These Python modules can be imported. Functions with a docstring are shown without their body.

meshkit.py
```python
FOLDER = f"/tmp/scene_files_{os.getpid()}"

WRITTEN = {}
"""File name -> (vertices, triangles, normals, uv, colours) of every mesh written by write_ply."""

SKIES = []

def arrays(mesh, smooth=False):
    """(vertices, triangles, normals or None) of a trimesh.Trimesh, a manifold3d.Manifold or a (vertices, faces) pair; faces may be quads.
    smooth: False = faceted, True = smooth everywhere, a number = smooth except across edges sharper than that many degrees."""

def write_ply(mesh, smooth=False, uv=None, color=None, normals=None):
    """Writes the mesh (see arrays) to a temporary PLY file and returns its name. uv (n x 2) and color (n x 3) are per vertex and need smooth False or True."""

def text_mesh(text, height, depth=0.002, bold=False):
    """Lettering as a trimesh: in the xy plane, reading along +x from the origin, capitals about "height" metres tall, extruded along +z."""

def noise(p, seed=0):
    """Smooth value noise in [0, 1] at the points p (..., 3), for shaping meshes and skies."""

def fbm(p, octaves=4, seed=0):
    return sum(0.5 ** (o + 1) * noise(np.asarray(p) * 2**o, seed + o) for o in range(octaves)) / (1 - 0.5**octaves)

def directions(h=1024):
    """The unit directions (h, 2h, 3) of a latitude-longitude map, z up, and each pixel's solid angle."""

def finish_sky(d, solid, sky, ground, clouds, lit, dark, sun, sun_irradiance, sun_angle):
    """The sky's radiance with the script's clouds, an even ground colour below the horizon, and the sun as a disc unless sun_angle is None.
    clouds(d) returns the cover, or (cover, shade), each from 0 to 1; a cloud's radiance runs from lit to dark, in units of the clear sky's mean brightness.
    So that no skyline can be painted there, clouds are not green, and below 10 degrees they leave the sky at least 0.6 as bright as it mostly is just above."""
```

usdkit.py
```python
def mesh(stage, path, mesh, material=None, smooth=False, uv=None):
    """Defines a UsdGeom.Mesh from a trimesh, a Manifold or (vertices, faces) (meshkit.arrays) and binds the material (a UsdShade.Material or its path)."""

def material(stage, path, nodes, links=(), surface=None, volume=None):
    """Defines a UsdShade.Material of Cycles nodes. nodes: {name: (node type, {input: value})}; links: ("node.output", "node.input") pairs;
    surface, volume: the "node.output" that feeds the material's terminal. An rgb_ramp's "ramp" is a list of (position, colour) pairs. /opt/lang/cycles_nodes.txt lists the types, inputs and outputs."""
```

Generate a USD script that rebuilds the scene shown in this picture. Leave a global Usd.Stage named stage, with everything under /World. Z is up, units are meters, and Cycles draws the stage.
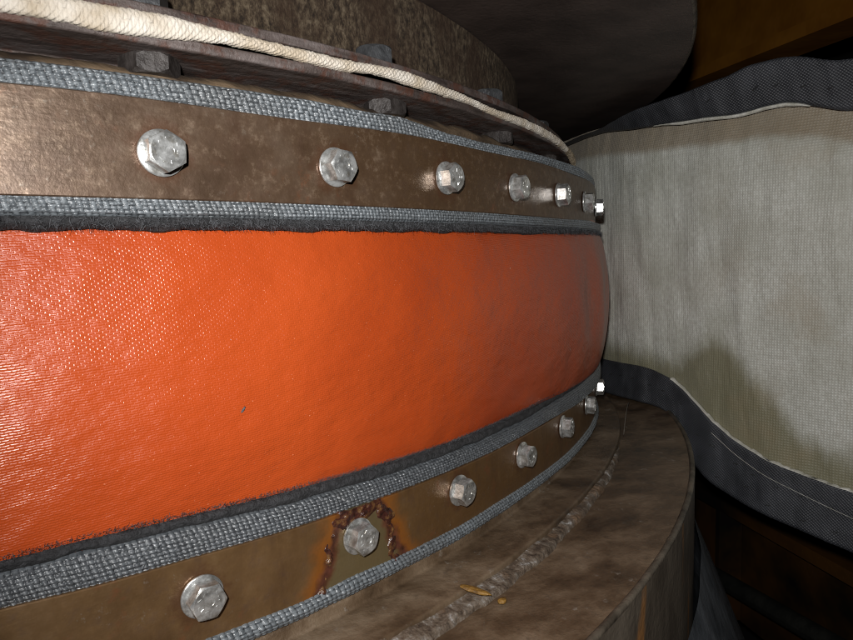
import math, random
import numpy as np, trimesh, usdkit, meshkit
from pxr import Usd, UsdGeom, UsdLux, UsdShade, Gf, Sdf, Vt
from scipy.interpolate import CubicSpline, PchipInterpolator
from scipy.ndimage import gaussian_filter1d

rng = np.random.default_rng(11); random.seed(11)
PI = math.pi
stage = Usd.Stage.CreateInMemory()
UsdGeom.SetStageUpAxis(stage, UsdGeom.Tokens.z); UsdGeom.SetStageMetersPerUnit(stage, 1.0)
UsdGeom.Xform.Define(stage, '/World'); UsdGeom.Scope.Define(stage, '/World/Looks')

# ------------------------------------------------------------------ camera (28 mm compact), flash, exposure
EYE = np.array([0.0, -1.3517, 0.0])
RIGHT = np.array([0.82458144, -0.56505691, -0.02785926]); UP = np.array([0.07876121, 0.06589258, 0.99471345]); FWD = np.array([0.56023399, 0.82241647, -0.09883836])
def frame(right, up, back, pos):
    return Gf.Matrix4d(*[float(v) for v in (*right, 0, *up, 0, *back, 0, *pos, 1)])
cam = UsdGeom.Camera.Define(stage, '/World/camera')
cam.AddTransformOp().Set(frame(RIGHT, UP, -FWD, EYE))
cam.CreateHorizontalApertureAttr(36.0); cam.CreateVerticalApertureAttr(27.0)
cam.CreateFocalLengthAttr(36.0 * 661.8 / 853); cam.CreateClippingRangeAttr(Gf.Vec2f(0.01, 60.0))
cam.CreateExposureAttr(0.0)

# the camera's own flash: the only light in the enclosure
FL = UsdLux.SphereLight.Define(stage, '/World/camera_flash')
fd = FWD + 0.27 * RIGHT + 0.0 * UP; fd /= np.linalg.norm(fd)
fr = np.cross(fd, UP); fr /= np.linalg.norm(fr); fu = np.cross(fr, fd)
FL.AddTransformOp().Set(frame(fr, fu, -fd, EYE + 0.045 * UP - 0.022 * RIGHT - 0.055 * FWD))
FL.CreateRadiusAttr(0.009); FL.CreateNormalizeAttr(False)
FL.CreateIntensityAttr(5900.0); FL.CreateColorAttr(Gf.Vec3f(1.0, 0.985, 0.97))
sh = UsdLux.ShapingAPI.Apply(FL.GetPrim())           # the reflector's soft-edged beam
sh.CreateShapingConeAngleAttr(62.0); sh.CreateShapingConeSoftnessAttr(1.0)

# ------------------------------------------------------------------ materials
class G:
    def __init__(s): s.n, s.l, s.k = {}, [], 0
    def add(s, kind, out, **inp):
        s.k += 1; name = f'n{s.k}'; vals = {}
        for a, v in inp.items():
            if isinstance(v, str) and '.' in v: s.l.append((v, f'{name}.{a}'))
            else: vals[a] = v
        s.n[name] = (kind, vals); return f'{name}.{out}'
    def pos(s): return s.add('geometry', 'position')
    def uv(s): return s.add('attribute', 'vector', attribute='st')
    def map(s, v, scale=(1, 1, 1), loc=(0, 0, 0), rot=(0, 0, 0)): return s.add('mapping', 'vector', mapping_type='point', vector=v, scale=scale, location=loc, rotation=rot)
    def noise(s, v, scale, detail=4, rough=0.55, dist=0.0): return s.add('noise_texture', 'fac', vector=v, scale=scale, detail=float(detail), roughness=rough, distortion=dist)
    def vor(s, v, scale, out='distance', feature='f1'): return s.add('voronoi_texture', out, vector=v, scale=scale, feature=feature)
    def ramp(s, f, *stops): return s.add('rgb_ramp', 'color', fac=f, ramp=[(p, (c, c, c) if np.ndim(c) == 0 else c) for p, c in stops])
    def mix(s, f, a, b, kind='mix'): return s.add('mix_color', 'result', blend_type=kind, fac=f, a=a, b=b)
    def m(s, op, a, b=0.5, c=0.0, clamp=False): return s.add('math', 'value', math_type=op, value1=a, value2=b, value3=c, use_clamp=clamp)
    def rng(s, v, a, b, c=0.0, d=1.0, kind='smoothstep'): return s.add('map_range', 'result', range_type=kind, value=v, from_min=a, from_max=b, to_min=c, to_max=d, clamp=True)
    def bump(s, h, dist, strength=1.0, normal=None):
        k = dict(height=h, distance=dist, strength=strength)
        if normal: k['normal'] = normal
        return s.add('bump', 'normal', **k)
    def sep(s, v):
        s.k += 1; name = f'n{s.k}'; s.n[name] = ('separate_xyz', {}); s.l.append((v, f'{name}.vector')); return [f'{name}.{c}' for c in 'xyz']
    def out(s, name, **k):
        p = s.add('principled_bsdf', 'BSDF', **k)
        return usdkit.material(stage, f'/World/Looks/{name}', s.n, s.l, surface=p)

def simple(name, c1, c2, scale, rough=0.6, metal=0.0, bumpd=0.0, bscale=None, spec=0.5, stretch=(1, 1, 1), lo=0.35, hi=0.65):
    g = G(); p = g.map(g.pos(), scale=stretch)
    n = g.noise(p, scale, 6)
    k = dict(base_color=g.ramp(n, (lo, c1), (hi, c2)), roughness=rough, metallic=metal, specular_ior_level=spec)
    if bumpd: k['normal'] = g.bump(g.noise(p, bscale or scale * 4, 5), bumpd)
    return g.out(name, **k)

def m_orange():
    g = G(); uv = g.uv(); x, y, _ = g.sep(uv)
    wob = g.noise(g.map(uv, scale=(1, 1, 1)), 60, 2)
    wc = g.add('noise_texture', 'color', vector=uv, scale=210.0, detail=2.0)
    uvw = g.add('vector_math', 'vector', math_type='multiply_add', vector1=wc, vector2=(0.0016, 0.0011, 0.0), vector3=uv)
    rows = g.add('brick_texture', 'fac', vector=g.map(uvw, scale=(1000, 1000, 1), rot=(0, 0, -0.05)), scale=1.0, brick_width=3.3, row_height=1.25, mortar_size=0.55, mortar_smooth=1.0, offset=0.5, offset_frequency=2)
    wv = g.m('subtract', 1.0, rows)
    wv = g.m('multiply_add', g.noise(uv, 420, 3), 0.9, wv)
    fine = g.noise(uv, 1300, 3)
    big = g.noise(g.map(uv, scale=(1, 1.6, 1)), 16, 4)
    h = g.m('multiply_add', fine, 0.25, wv)
    n1 = g.bump(h, 0.00011)
    n2 = g.bump(big, 0.008, 0.5, n1)
    blotch = g.noise(uv, 9, 5)
    base = g.ramp(blotch, (0.3, (0.335, 0.045, 0.0080)), (0.7, (0.40, 0.060, 0.011)))
    # grey smear of dust, strongest towards the far end, and pale vertical scuffs there
    streak = g.noise(g.map(uv, scale=(75, 5, 1)), 1.0, 5)
    far = g.rng(x, 0.50, 0.78)
    gr = g.m('multiply', far, g.rng(streak, 0.40, 0.72), clamp=True)
    base = g.mix(g.m('multiply', gr, 0.42), base, (0.30, 0.15, 0.095))
    farm = g.m('multiply', g.rng(x, 0.50, 0.75), 0.25)
    base = g.mix(farm, base, (0.38, 0.085, 0.034))
    # dust specks and lint
    sp = g.rng(g.noise(g.map(uv, scale=(1, 1.5, 1)), 640, 1.5), 0.70, 0.80)
    base = g.mix(g.m('multiply', sp, 0.55), base, (0.80, 0.36, 0.22))
    lint = g.rng(g.noise(g.map(uv, scale=(1, 1, 1)), 170, 1), 0.80, 0.83)
    base = g.mix(lint, base, (0.42, 0.34, 0.30))
    return g.out('orange_coated_cloth', base_color=base, roughness=g.rng(g.noise(uv, 300, 3), 0.2, 0.8, 0.26, 0.38, 'linear'), specular_ior_level=0.48, normal=n2)

def m_weave(name, c1, c2, rough=0.30, spec=0.8, dark=0.75):
    g = G(); uv = g.uv(); p = g.pos()
    n = g.noise(p, 350, 3)
    fil = g.noise(g.map(uv, scale=(500, 3500, 1)), 1.0, 2)
    col = g.ramp(n, (0.32, c1), (0.68, c2))
    soil = g.rng(g.noise(p, 14, 4), 0.45, 0.72)
    col = g.mix(g.m('multiply', soil, dark * 0.5), col, (0.060, 0.056, 0.050))
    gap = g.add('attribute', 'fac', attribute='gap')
    col = g.mix(gap, col, (0.012, 0.013, 0.015))  # shade in the recesses between yarns, painted into the colour
    return g.out(name, base_color=col, roughness=rough, specular_ior_level=spec, normal=g.bump(fil, 0.00025))

def m_band(name, tint):
    """tarnished stainless strip: dull brown oxide, pale mineral speckle, warm heat tint further round"""
    g = G(); uv = g.uv(); p = g.pos(); x, y, _ = g.sep(uv)
    n = g.noise(p, 34, 7, 0.62); n2 = g.noise(g.map(uv, scale=(1, 1, 1)), 120, 6, 0.65)
    if tint == 'grey':
        base = g.ramp(n, (0.30, (0.066, 0.040, 0.024)), (0.52, (0.112, 0.071, 0.045)), (0.72, (0.165, 0.118, 0.083)))
        warm = (0.108, 0.058, 0.023)
    else:
        base = g.ramp(n, (0.30, (0.118, 0.064, 0.026)), (0.55, (0.172, 0.098, 0.042)), (0.75, (0.218, 0.133, 0.067)))
        warm = (0.140, 0.072, 0.025)
    base = g.mix(g.m('multiply', g.rng(x, 0.08, 0.34), 0.75), base, warm)
    base = g.mix(g.m('multiply', g.rng(n2, 0.50, 0.74), 0.5), base, (0.10, 0.058, 0.038))
    spk = g.m('multiply', g.rng(g.noise(p, 210, 5, 0.7), 0.60, 0.74), g.rng(g.noise(p, 16, 3), 0.42, 0.62))
    base = g.mix(g.m('multiply', spk, 0.5), base, (0.34, 0.30, 0.25))
    mot = g.noise(p, 150 if tint == 'grey' else 60, 7, 0.75); am = 1.0 if tint == 'grey' else 0.35
    base = g.mix(g.m('multiply', g.rng(mot, 0.42, 0.62, 1.0, 0.0), 0.38 * am), base, (0.062, 0.036, 0.022))
    base = g.mix(g.m('multiply', g.rng(mot, 0.53, 0.70), 0.45 * am), base, (0.26, 0.19, 0.135) if tint == 'grey' else (0.25, 0.165, 0.085))
    run = g.noise(g.map(uv, scale=(42, 9, 1)), 1.0, 5, 0.6)
    base = g.mix(g.m('multiply', g.rng(run, 0.52, 0.70), 0.42), base, (0.062, 0.030, 0.018))  # dark streaks painted in for the red-brown shadows beside bolts
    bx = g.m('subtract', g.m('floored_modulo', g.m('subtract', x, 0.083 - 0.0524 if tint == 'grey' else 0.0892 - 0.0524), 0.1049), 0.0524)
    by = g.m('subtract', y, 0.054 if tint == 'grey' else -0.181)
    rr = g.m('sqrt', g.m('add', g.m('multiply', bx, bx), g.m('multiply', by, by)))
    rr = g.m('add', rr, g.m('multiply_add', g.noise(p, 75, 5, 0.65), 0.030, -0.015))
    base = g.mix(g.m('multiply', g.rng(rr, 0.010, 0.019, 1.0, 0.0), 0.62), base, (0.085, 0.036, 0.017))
    rust = g.m('multiply', g.rng(g.noise(p, 55, 5, 0.6), 0.57, 0.70), g.rng(g.noise(p, 9, 2), 0.45, 0.6))
    base = g.mix(g.m('multiply', rust, 0.55), base, (0.19, 0.070, 0.030))
    if tint == 'gold':
        # burnt-on rust run round the second bolt: dark crust, orange halo, cleaned olive metal inside
        dx = g.m('subtract', x, 0.1945); dy = g.m('subtract', y, -0.181)
        wx = g.m('multiply_add', g.noise(uv, 60, 4), 0.022, -0.011)
        dxx = g.m('add', dx, wx)
        half = g.m('multiply_add', g.rng(dy, -0.034, 0.024, 0.0, 1.0, 'linear'), -0.024, 0.036)   # inverted V
        q = g.m('subtract', g.m('absolute', g.m('subtract', dxx, 0.004)), half)
        inside = g.rng(q, -0.004, 0.0, 1.0, 0.0)
        crust = g.rng(g.m('absolute', g.m('add', q, -0.0015)), 0.0, 0.0085, 1.0, 0.0)
        halo = g.rng(g.m('absolute', g.m('subtract', q, 0.007)), 0.0, 0.014, 1.0, 0.0)
        base = g.mix(g.m('multiply', inside, 0.75), base, (0.15, 0.118, 0.058))
        base = g.mix(g.m('multiply', halo, 0.85), base, (0.30, 0.100, 0.014))
        base = g.mix(g.m('multiply', crust, 0.88), base, g.ramp(g.noise(uv, 150, 4), (0.35, (0.035, 0.014, 0.012)), (0.7, (0.16, 0.055, 0.04))))
    rough = g.rng(n2, 0.25, 0.8, 0.30, 0.52, 'linear')
    nb = g.bump(g.noise(p, 420, 5, 0.6), 0.00018)
    nb = g.bump(g.noise(g.map(uv, scale=(40, 260, 1)), 1.0, 3), 0.0003, 0.5, nb)
    return g.out(name, base_color=base, roughness=rough, metallic=0.45, specular_ior_level=0.5, normal=nb)

def m_bolt(name, dirt):
    g = G(); p = g.pos()
    n = g.noise(p, 150, 5, 0.6); n2 = g.noise(p, 500, 3)
    base = g.ramp(n, (0.36, (0.29, 0.29, 0.28)), (0.60, (0.74, 0.75, 0.74)))
    base = g.mix(g.m('multiply', g.rng(g.noise(p, 260, 4), 0.50 - dirt, 0.72), 0.55), base, (0.20, 0.17, 0.12))
    return g.out(name, base_color=base, roughness=g.rng(n2, 0.2, 0.8, 0.18, 0.36, 'linear'), metallic=0.75, specular_ior_level=0.6, normal=g.bump(n2, 0.0002, 0.6))

def m_rusty_neck():
    g = G(); p = g.pos(); uv = g.uv()
    n = g.noise(g.map(uv, scale=(150, 95, 1)), 1.0, 8, 0.80)
    base = g.ramp(n, (0.38, (0.016, 0.010, 0.006)), (0.47, (0.060, 0.040, 0.024)), (0.54, (0.125, 0.090, 0.056)), (0.64, (0.24, 0.19, 0.128)))
    big = g.noise(g.map(uv, scale=(16, 7, 1)), 1.0, 4)
    base = g.mix(g.m('multiply', g.rng(big, 0.42, 0.62), 0.72), base, (0.052, 0.027, 0.014))
    return g.out('rusty_neck_steel', base_color=base, roughness=0.8, specular_ior_level=0.35, normal=g.bump(n, 0.0035))

def m_dark_flange():
    g = G(); p = g.pos(); uv = g.uv()
    n = g.noise(g.map(uv, scale=(14, 90, 1)), 1.0, 6, 0.62)
    base = g.ramp(n, (0.34, (0.026, 0.017, 0.014)), (0.50, (0.085, 0.065, 0.058)), (0.70, (0.17, 0.142, 0.135)))
    rust = g.rng(g.noise(p, 45, 6, 0.7), 0.48, 0.60)
    base = g.mix(g.m('multiply', rust, 0.7), base, (0.085, 0.030, 0.016))
    return g.out('scaled_flange_steel', base_color=base, roughness=0.55, metallic=0.15, normal=g.bump(g.noise(p, 170, 6, 0.65), 0.0016))

def m_lower_disc():
    g = G(); p = g.pos()
    n = g.noise(g.map(p, scale=(17, 27, 20), rot=(0, 0, 0.25)), 1.0, 8, 0.66, 0.25)
    n2 = g.noise(p, 120, 6, 0.7)
    base = g.ramp(n, (0.34, (0.040, 0.024, 0.013)), (0.48, (0.094, 0.060, 0.034)), (0.60, (0.152, 0.105, 0.065)), (0.76, (0.24, 0.182, 0.125)))
    base = g.mix(g.m('multiply', g.rng(n2, 0.52, 0.72), 0.45), base, (0.035, 0.022, 0.014))
    pale = g.m('multiply', g.rng(g.noise(p, 60, 6, 0.75), 0.60, 0.70), 0.5)
    base = g.mix(pale, base, (0.36, 0.32, 0.27))
    return g.out('stained_plate_steel', base_color=base, roughness=g.rng(n, 0.3, 0.7, 0.32, 0.58, 'linear'), metallic=0.12, normal=g.bump(n2, 0.0012, 0.8))

def m_bead():
    g = G(); p = g.pos()
    n = g.noise(p, 95, 6, 0.7)
    base = g.ramp(n, (0.36, (0.040, 0.026, 0.017)), (0.48, (0.105, 0.075, 0.051)), (0.59, (0.165, 0.138, 0.112)), (0.70, (0.46, 0.46, 0.46)))
    rust = g.rng(g.noise(p, 40, 4), 0.52, 0.64)
    base = g.mix(g.m('multiply', rust, 0.65), base, (0.145, 0.085, 0.045))
    return g.out('crumbling_sealant', base_color=base, roughness=0.62, normal=g.bump(g.noise(p, 320, 6, 0.65), 0.0016))

def m_drum_wall():
    g = G(); uv = g.uv(); p = g.pos()
    n = g.noise(g.map(uv, scale=(28, 14, 1)), 1.0, 7, 0.62)
    base = g.ramp(n, (0.32, (0.065, 0.050, 0.036)), (0.62, (0.15, 0.122, 0.092)))
    st = g.rng(g.noise(g.map(uv, scale=(24, 6, 1), loc=(0.4, 0, 0)), 1.0, 4), 0.58, 0.68)
    base = g.mix(g.m('multiply', st, 0.8), base, (0.36, 0.16, 0.045))
    return g.out('streaked_drum_steel', base_color=base, roughness=0.5, metallic=0.15, normal=g.bump(g.noise(p, 150, 5), 0.0008))

def m_cover():
    g = G(); uv = g.uv(); x, y, _ = g.sep(uv); p = g.pos()
    P = 1.0 / 0.0034
    wx = g.m('sine', g.m('multiply_add', g.noise(uv, 18, 2), 5.0, g.m('multiply', x, 2 * PI * P)))
    wy = g.m('sine', g.m('multiply_add', g.noise(uv, 25, 2), 4.0, g.m('multiply', y, 2 * PI * P)))
    thread = g.m('multiply', g.m('multiply_add', wx, 0.5, 0.5), g.m('multiply_add', wy, 0.5, 0.5))
    n = g.noise(uv, 12, 6, 0.6); f = g.noise(g.map(uv, scale=(1, 0.45, 1)), 320, 4, 0.6)
    base = g.ramp(n, (0.32, (0.52, 0.53, 0.46)), (0.66, (0.79, 0.81, 0.755)))
    base = g.mix(g.m('multiply', g.rng(f, 0.34, 0.7, 1.0, 0.0), 0.45), base, (0.37, 0.36, 0.30))
    gridvis = g.m('multiply', g.rng(x, 0.36, 0.62, 0.12, 0.75), g.rng(thread, 0.05, 0.75, 1.0, 0.0))
    base = g.mix(g.m('multiply', gridvis, 0.55), base, (0.30, 0.275, 0.235))
    # oil soaked up from the lower hem, a brown tide line plus painted shade under the upper one
    edge = g.add('attribute', 'fac', attribute='soak')
    wob = g.m('multiply_add', g.noise(g.map(uv, scale=(34, 12, 1)), 1.0, 6, 0.62), 0.44, -0.22)
    oil = g.rng(g.m('add', edge, wob), 0.34, 0.70)
    base = g.mix(g.m('multiply', oil, 0.82), base, (0.165, 0.148, 0.068))
    top = g.add('attribute', 'fac', attribute='tide')
    tp = g.rng(g.m('add', top, g.m('multiply', wob, 0.5)), 0.40, 0.66)
    base = g.mix(g.m('multiply', tp, 0.66), base, (0.24, 0.165, 0.085))
    tan = g.m('multiply', g.rng(g.noise(uv, 7, 4), 0.50, 0.66), g.rng(x, 0.40, 0.62))
    base = g.mix(g.m('multiply', tan, 0.32), base, (0.34, 0.24, 0.13))
    mark = g.rng(g.noise(g.map(uv, scale=(1, 0.35, 1), rot=(0, 0, 0.5)), 60, 3), 0.72, 0.80)
    base = g.mix(g.m('multiply', mark, 0.55), base, (0.13, 0.10, 0.075))
    nb = g.bump(thread, 0.0006, 0.8); nb = g.bump(f, 0.0008, 0.6, nb)
    return g.out('beige_glass_cloth', base_color=base, roughness=0.55, specular_ior_level=0.5, sheen_weight=0.1, normal=nb)

def m_hem():
    g = G(); uv = g.uv(); x, y, _ = g.sep(uv)
    P = 1.0 / 0.0042
    wx = g.m('sine', g.m('multiply', x, 2 * PI * P)); wy = g.m('sine', g.m('multiply', y, 2 * PI * P * 1.15))
    t = g.m('multiply_add', g.m('multiply', wx, wy), 0.5, 0.5)
    n = g.noise(uv, 30, 5); f = g.noise(uv, 500, 3)
    base = g.ramp(n, (0.3, (0.018, 0.019, 0.022)), (0.7, (0.044, 0.046, 0.053)))
    base = g.mix(g.m('multiply', g.rng(t, 0.45, 0.95), 0.5), base, (0.085, 0.092, 0.108))
    return g.out('charcoal_hem_cloth', base_color=base, roughness=0.5, specular_ior_level=0.5, normal=g.bump(g.m('multiply_add', f, 0.4, t), 0.0007))

MAT = dict(
    orange=m_orange(),
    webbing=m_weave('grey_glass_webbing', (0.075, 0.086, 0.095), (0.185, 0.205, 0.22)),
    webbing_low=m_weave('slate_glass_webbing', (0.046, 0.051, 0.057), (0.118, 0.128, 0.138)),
    fuzz=simple('dark_frayed_fibre', (0.009, 0.009, 0.010), (0.038, 0.038, 0.041), 260, 0.85, bumpd=0.003, bscale=700),
    fuzz_pale=simple('pale_frayed_fibre', (0.06, 0.063, 0.07), (0.13, 0.137, 0.147), 300, 0.8, bumpd=0.002, bscale=700),
    band=m_band('brown_tarnished_strip', 'grey'), band_gold=m_band('bronze_tarnished_strip', 'gold'),
    bolt=m_bolt('bright_stainless', 0.0), bolt_dull=m_bolt('dull_stainless', 0.12),
    neck=m_rusty_neck(), flange=m_dark_flange(), disc=m_lower_disc(), bead=m_bead(), drum=m_drum_wall(),
    upper_disc=simple('dark_primed_steel', (0.036, 0.0235, 0.019), (0.068, 0.047, 0.039), 18, 0.6, 0.1, 0.0008, 160),
    rim=simple('worn_rim_steel', (0.034, 0.026, 0.018), (0.135, 0.110, 0.082), 40, 0.45, 0.3, 0.001, 240),
    nut=simple('grey_oxidised_nut', (0.030, 0.031, 0.033), (0.068, 0.071, 0.075), 120, 0.5, 0.35, 0.001, 300),
    packing=simple('brown_packing', (0.030, 0.018, 0.010), (0.125, 0.085, 0.050), 45, 0.65, 0.0, 0.0012, 200),
    head_dark=simple('scaled_bolt_head', (0.018, 0.014, 0.0125), (0.050, 0.043, 0.040), 110, 0.55, 0.2, 0.001, 300),
    rope=simple('cream_glass_rope', (0.42, 0.35, 0.26), (0.60, 0.55, 0.48), 55, 0.6, bumpd=0.0004, bscale=1500),
    rope_dirty=simple('soiled_rope_end', (0.20, 0.155, 0.10), (0.36, 0.29, 0.2), 120, 0.75, bumpd=0.0015, bscale=500),
    cover=m_cover(), hem=m_hem(),
    liner=simple('white_liner_edge', (0.48, 0.47, 0.40), (0.75, 0.74, 0.68), 90, 0.7, bumpd=0.001, bscale=500),
    thread=simple('black_thread', (0.012, 0.012, 0.012), (0.03, 0.03, 0.03), 400, 0.6),
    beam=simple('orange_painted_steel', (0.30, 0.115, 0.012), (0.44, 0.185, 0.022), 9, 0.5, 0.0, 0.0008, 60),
    beam_dark=simple('dark_orange_steel', (0.006, 0.004, 0.0025), (0.085, 0.034, 0.005), 5, 0.55, 0.0, 0.001, 60),  # orange of the upper beam with its base colour lowered to near black
    tarp=simple('grey_blue_sheet', (0.060, 0.068, 0.078), (0.115, 0.125, 0.14), 26, 0.42, 0.0, 0.002, 40),
    dark=simple('sooty_concrete', (0.02, 0.018, 0.016), (0.05, 0.045, 0.04), 4, 0.8, 0.0, 0.003, 30),
    pipe=simple('dull_pipe_steel', (0.012, 0.013, 0.011), (0.03, 0.03, 0.026), 30, 0.5, 0.2, 0.001, 200),
    chip=simple('ochre_chip', (0.10, 0.048, 0.008), (0.24, 0.13, 0.025), 200, 0.5, 0.0, 0.001, 500),
    wire=simple('thin_grey_wire', (0.12, 0.10, 0.08), (0.22, 0.19, 0.16), 200, 0.5),
)

# ------------------------------------------------------------------ prim helpers
used = {}
def path_for(name, parent):
    base = f'{parent}/{name}'; k = used.get(base, 0); used[base] = k + 1
    return base if k == 0 else f'{base}_{k:03d}'
def tag(prim, label=None, cat=None, group=None, kind=None):
    for k, v in (('label', label), ('category', cat), ('group', group), ('kind', kind)):
        if v: prim.SetCustomDataByKey(k, v)
    return prim
def thing(name, label, cat, group=None):
    p = path_for(name, '/World'); UsdGeom.Xform.Define(stage, p)
    return p if tag(stage.GetPrimAtPath(p), label, cat, group) else p
def obj(name, mesh, mat, parent='/World', smooth=False, label=None, cat=None, group=None, kind=None):
    p = path_for(name, parent); uv = None
    if isinstance(mesh, tuple): mesh, uv = (mesh[0], mesh[1]), mesh[2]
    m = usdkit.mesh(stage, p, mesh, MAT[mat], smooth=smooth, uv=uv)
    tag(m.GetPrim(), label, cat, group, kind); return p
def attr(p, name, values):
    UsdGeom.PrimvarsAPI(stage.GetPrimAtPath(p)).CreatePrimvar(name, Sdf.ValueTypeNames.FloatArray, 'vertex').Set(Vt.FloatArray.FromNumpy(np.asarray(values, np.float32)))

def ss(x, a, b):
    t = np.clip((np.asarray(x, float) - a) / (b - a), 0, 1); return t * t * (3 - 2 * t)
def oor(t): return 0.016 * ss(np.abs(t), 0.38, 0.80)          # the joint is slightly out of round
def grid(P, UV, flip=False):
    nu, nv = P.shape[:2]
    i = np.arange(nu * nv).reshape(nu, nv)
    a, b, c, d = i[:-1, :-1].ravel(), i[1:, :-1].ravel(), i[1:, 1:].ravel(), i[:-1, 1:].ravel()
    f = np.vstack([np.stack([a, b, c], 1), np.stack([a, c, d], 1)])
    if flip: f = f[:, ::-1]
    return P.reshape(-1, 3), f, UV.reshape(-1, 2)
def join(parts):
    V, F, U, n = [], [], [], 0
    for v, f, u in parts:
        V.append(v); F.append(f + n); U.append(u); n += len(v)
    return np.vstack(V), np.vstack(F), np.vstack(U)
def polar(R, t, z): return np.stack([R * np.sin(t), -R * np.cos(t), z + 0 * t], -1)
def revolve(segs, t0=-PI, t1=PI, nt=720, dr=None, dz=None):
    """segs: polylines of (R, z), the outer side on the right when the points run upward; each is smooth in itself, edges between them stay sharp"""
    t = np.linspace(t0, t1, nt); out = []; run = 0.0
    for s in segs:
        s = np.asarray(s, float); L = np.r_[0, np.cumsum(np.hypot(*np.diff(s, axis=0).T))] + run; run = L[-1]
        R = s[:, 0][None] + (dr(t)[:, None] if dr else 0) + 0 * t[:, None]; Z = s[:, 1][None] + (dz(t)[:, None] if dz else 0) + 0 * t[:, None]
        T = t[:, None] + 0 * R
        out.append(grid(polar(R, T, Z), np.stack([T * 1.0, L[None] + 0 * T], -1)))
    return join(out)
def bevel(pts, r, n=4):
    """a polyline with its inner corners rounded"""
    pts = [np.array(p, float) for p in pts]; o = [pts[0]]
    for a, b, c in zip(pts[:-2], pts[1:-1], pts[2:]):
        u, v = (a - b) / np.linalg.norm(a - b), (c - b) / np.linalg.norm(c - b)
        k = min(r, 0.45 * np.linalg.norm(a - b), 0.45 * np.linalg.norm(c - b))
        p, q = b + u * k, b + v * k
        for w in np.linspace(0, 1, n + 1): o.append((1 - w) ** 2 * p + 2 * w * (1 - w) * b + w * w * q)
    o.append(pts[-1]); return o
def box(lo, hi, ch=0.0):
    m = trimesh.creation.box(np.array(hi) - np.array(lo)); m.apply_translation((np.array(lo) + np.array(hi)) / 2); return m
def place(m, o, x, y, z):
    M = np.eye(4); M[:3, 0], M[:3, 1], M[:3, 2], M[:3, 3] = x, y, z, o
    m = m.copy(); m.apply_transform(M); return m
def local(t): return np.array([math.cos(t), math.sin(t), 0]), np.array([0, 0, 1.0]), np.array([math.sin(t), -math.cos(t), 0])   # along, up, out

# ------------------------------------------------------------------ the setting (dim plant room beyond the flash)
obj('floor', box((-4, -4, -1.75), (5, 5, -1.7)), 'dark', kind='structure')
obj('wall', box((4.2, -4, -1.69), (4.3, 5, 2.5)), 'dark', kind='structure')
obj('wall', box((-4, 4.4, -1.69), (4.19, 4.5, 2.5)), 'dark', kind='structure')

# ------------------------------------------------------------------ lower duct drum with its flange plate
drum = thing('duct_drum', 'wide brown steel drum with flat stained top plate below the joint', 'duct')
Rl, zl = 1.128, -0.240
obj('top_plate', revolve([[(0.80, zl), (1.1238, zl)]], nt=900), 'disc', drum, smooth=True)
tt = np.linspace(-PI, PI, 3600)
lip_n = lambda t: 0.0012 * (meshkit.fbm(np.stack([t * 40, 0 * t, 0 * t], -1), 4, 5) - 0.5) + 0.0016 * np.clip(meshkit.noise(np.stack([t * 55, 0 * t, 0 * t + 3], -1), 9) - 0.82, 0, 1) / 0.18
ang = np.linspace(PI * 1.1, -PI * 0.1, 10)
obj('rim_lip', revolve([[(1.1256 + 0.0030 * math.cos(a), zl - 0.0006 + 0.0026 * math.sin(a)) for a in ang]], nt=3600, dz=lip_n), 'rim', drum, smooth=True)
obj('side_wall', revolve([[(1.1285, zl - 0.001), (1.1285, -0.345), (1.1285, -0.9)]], nt=900), 'drum', drum, smooth=True)

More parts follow.
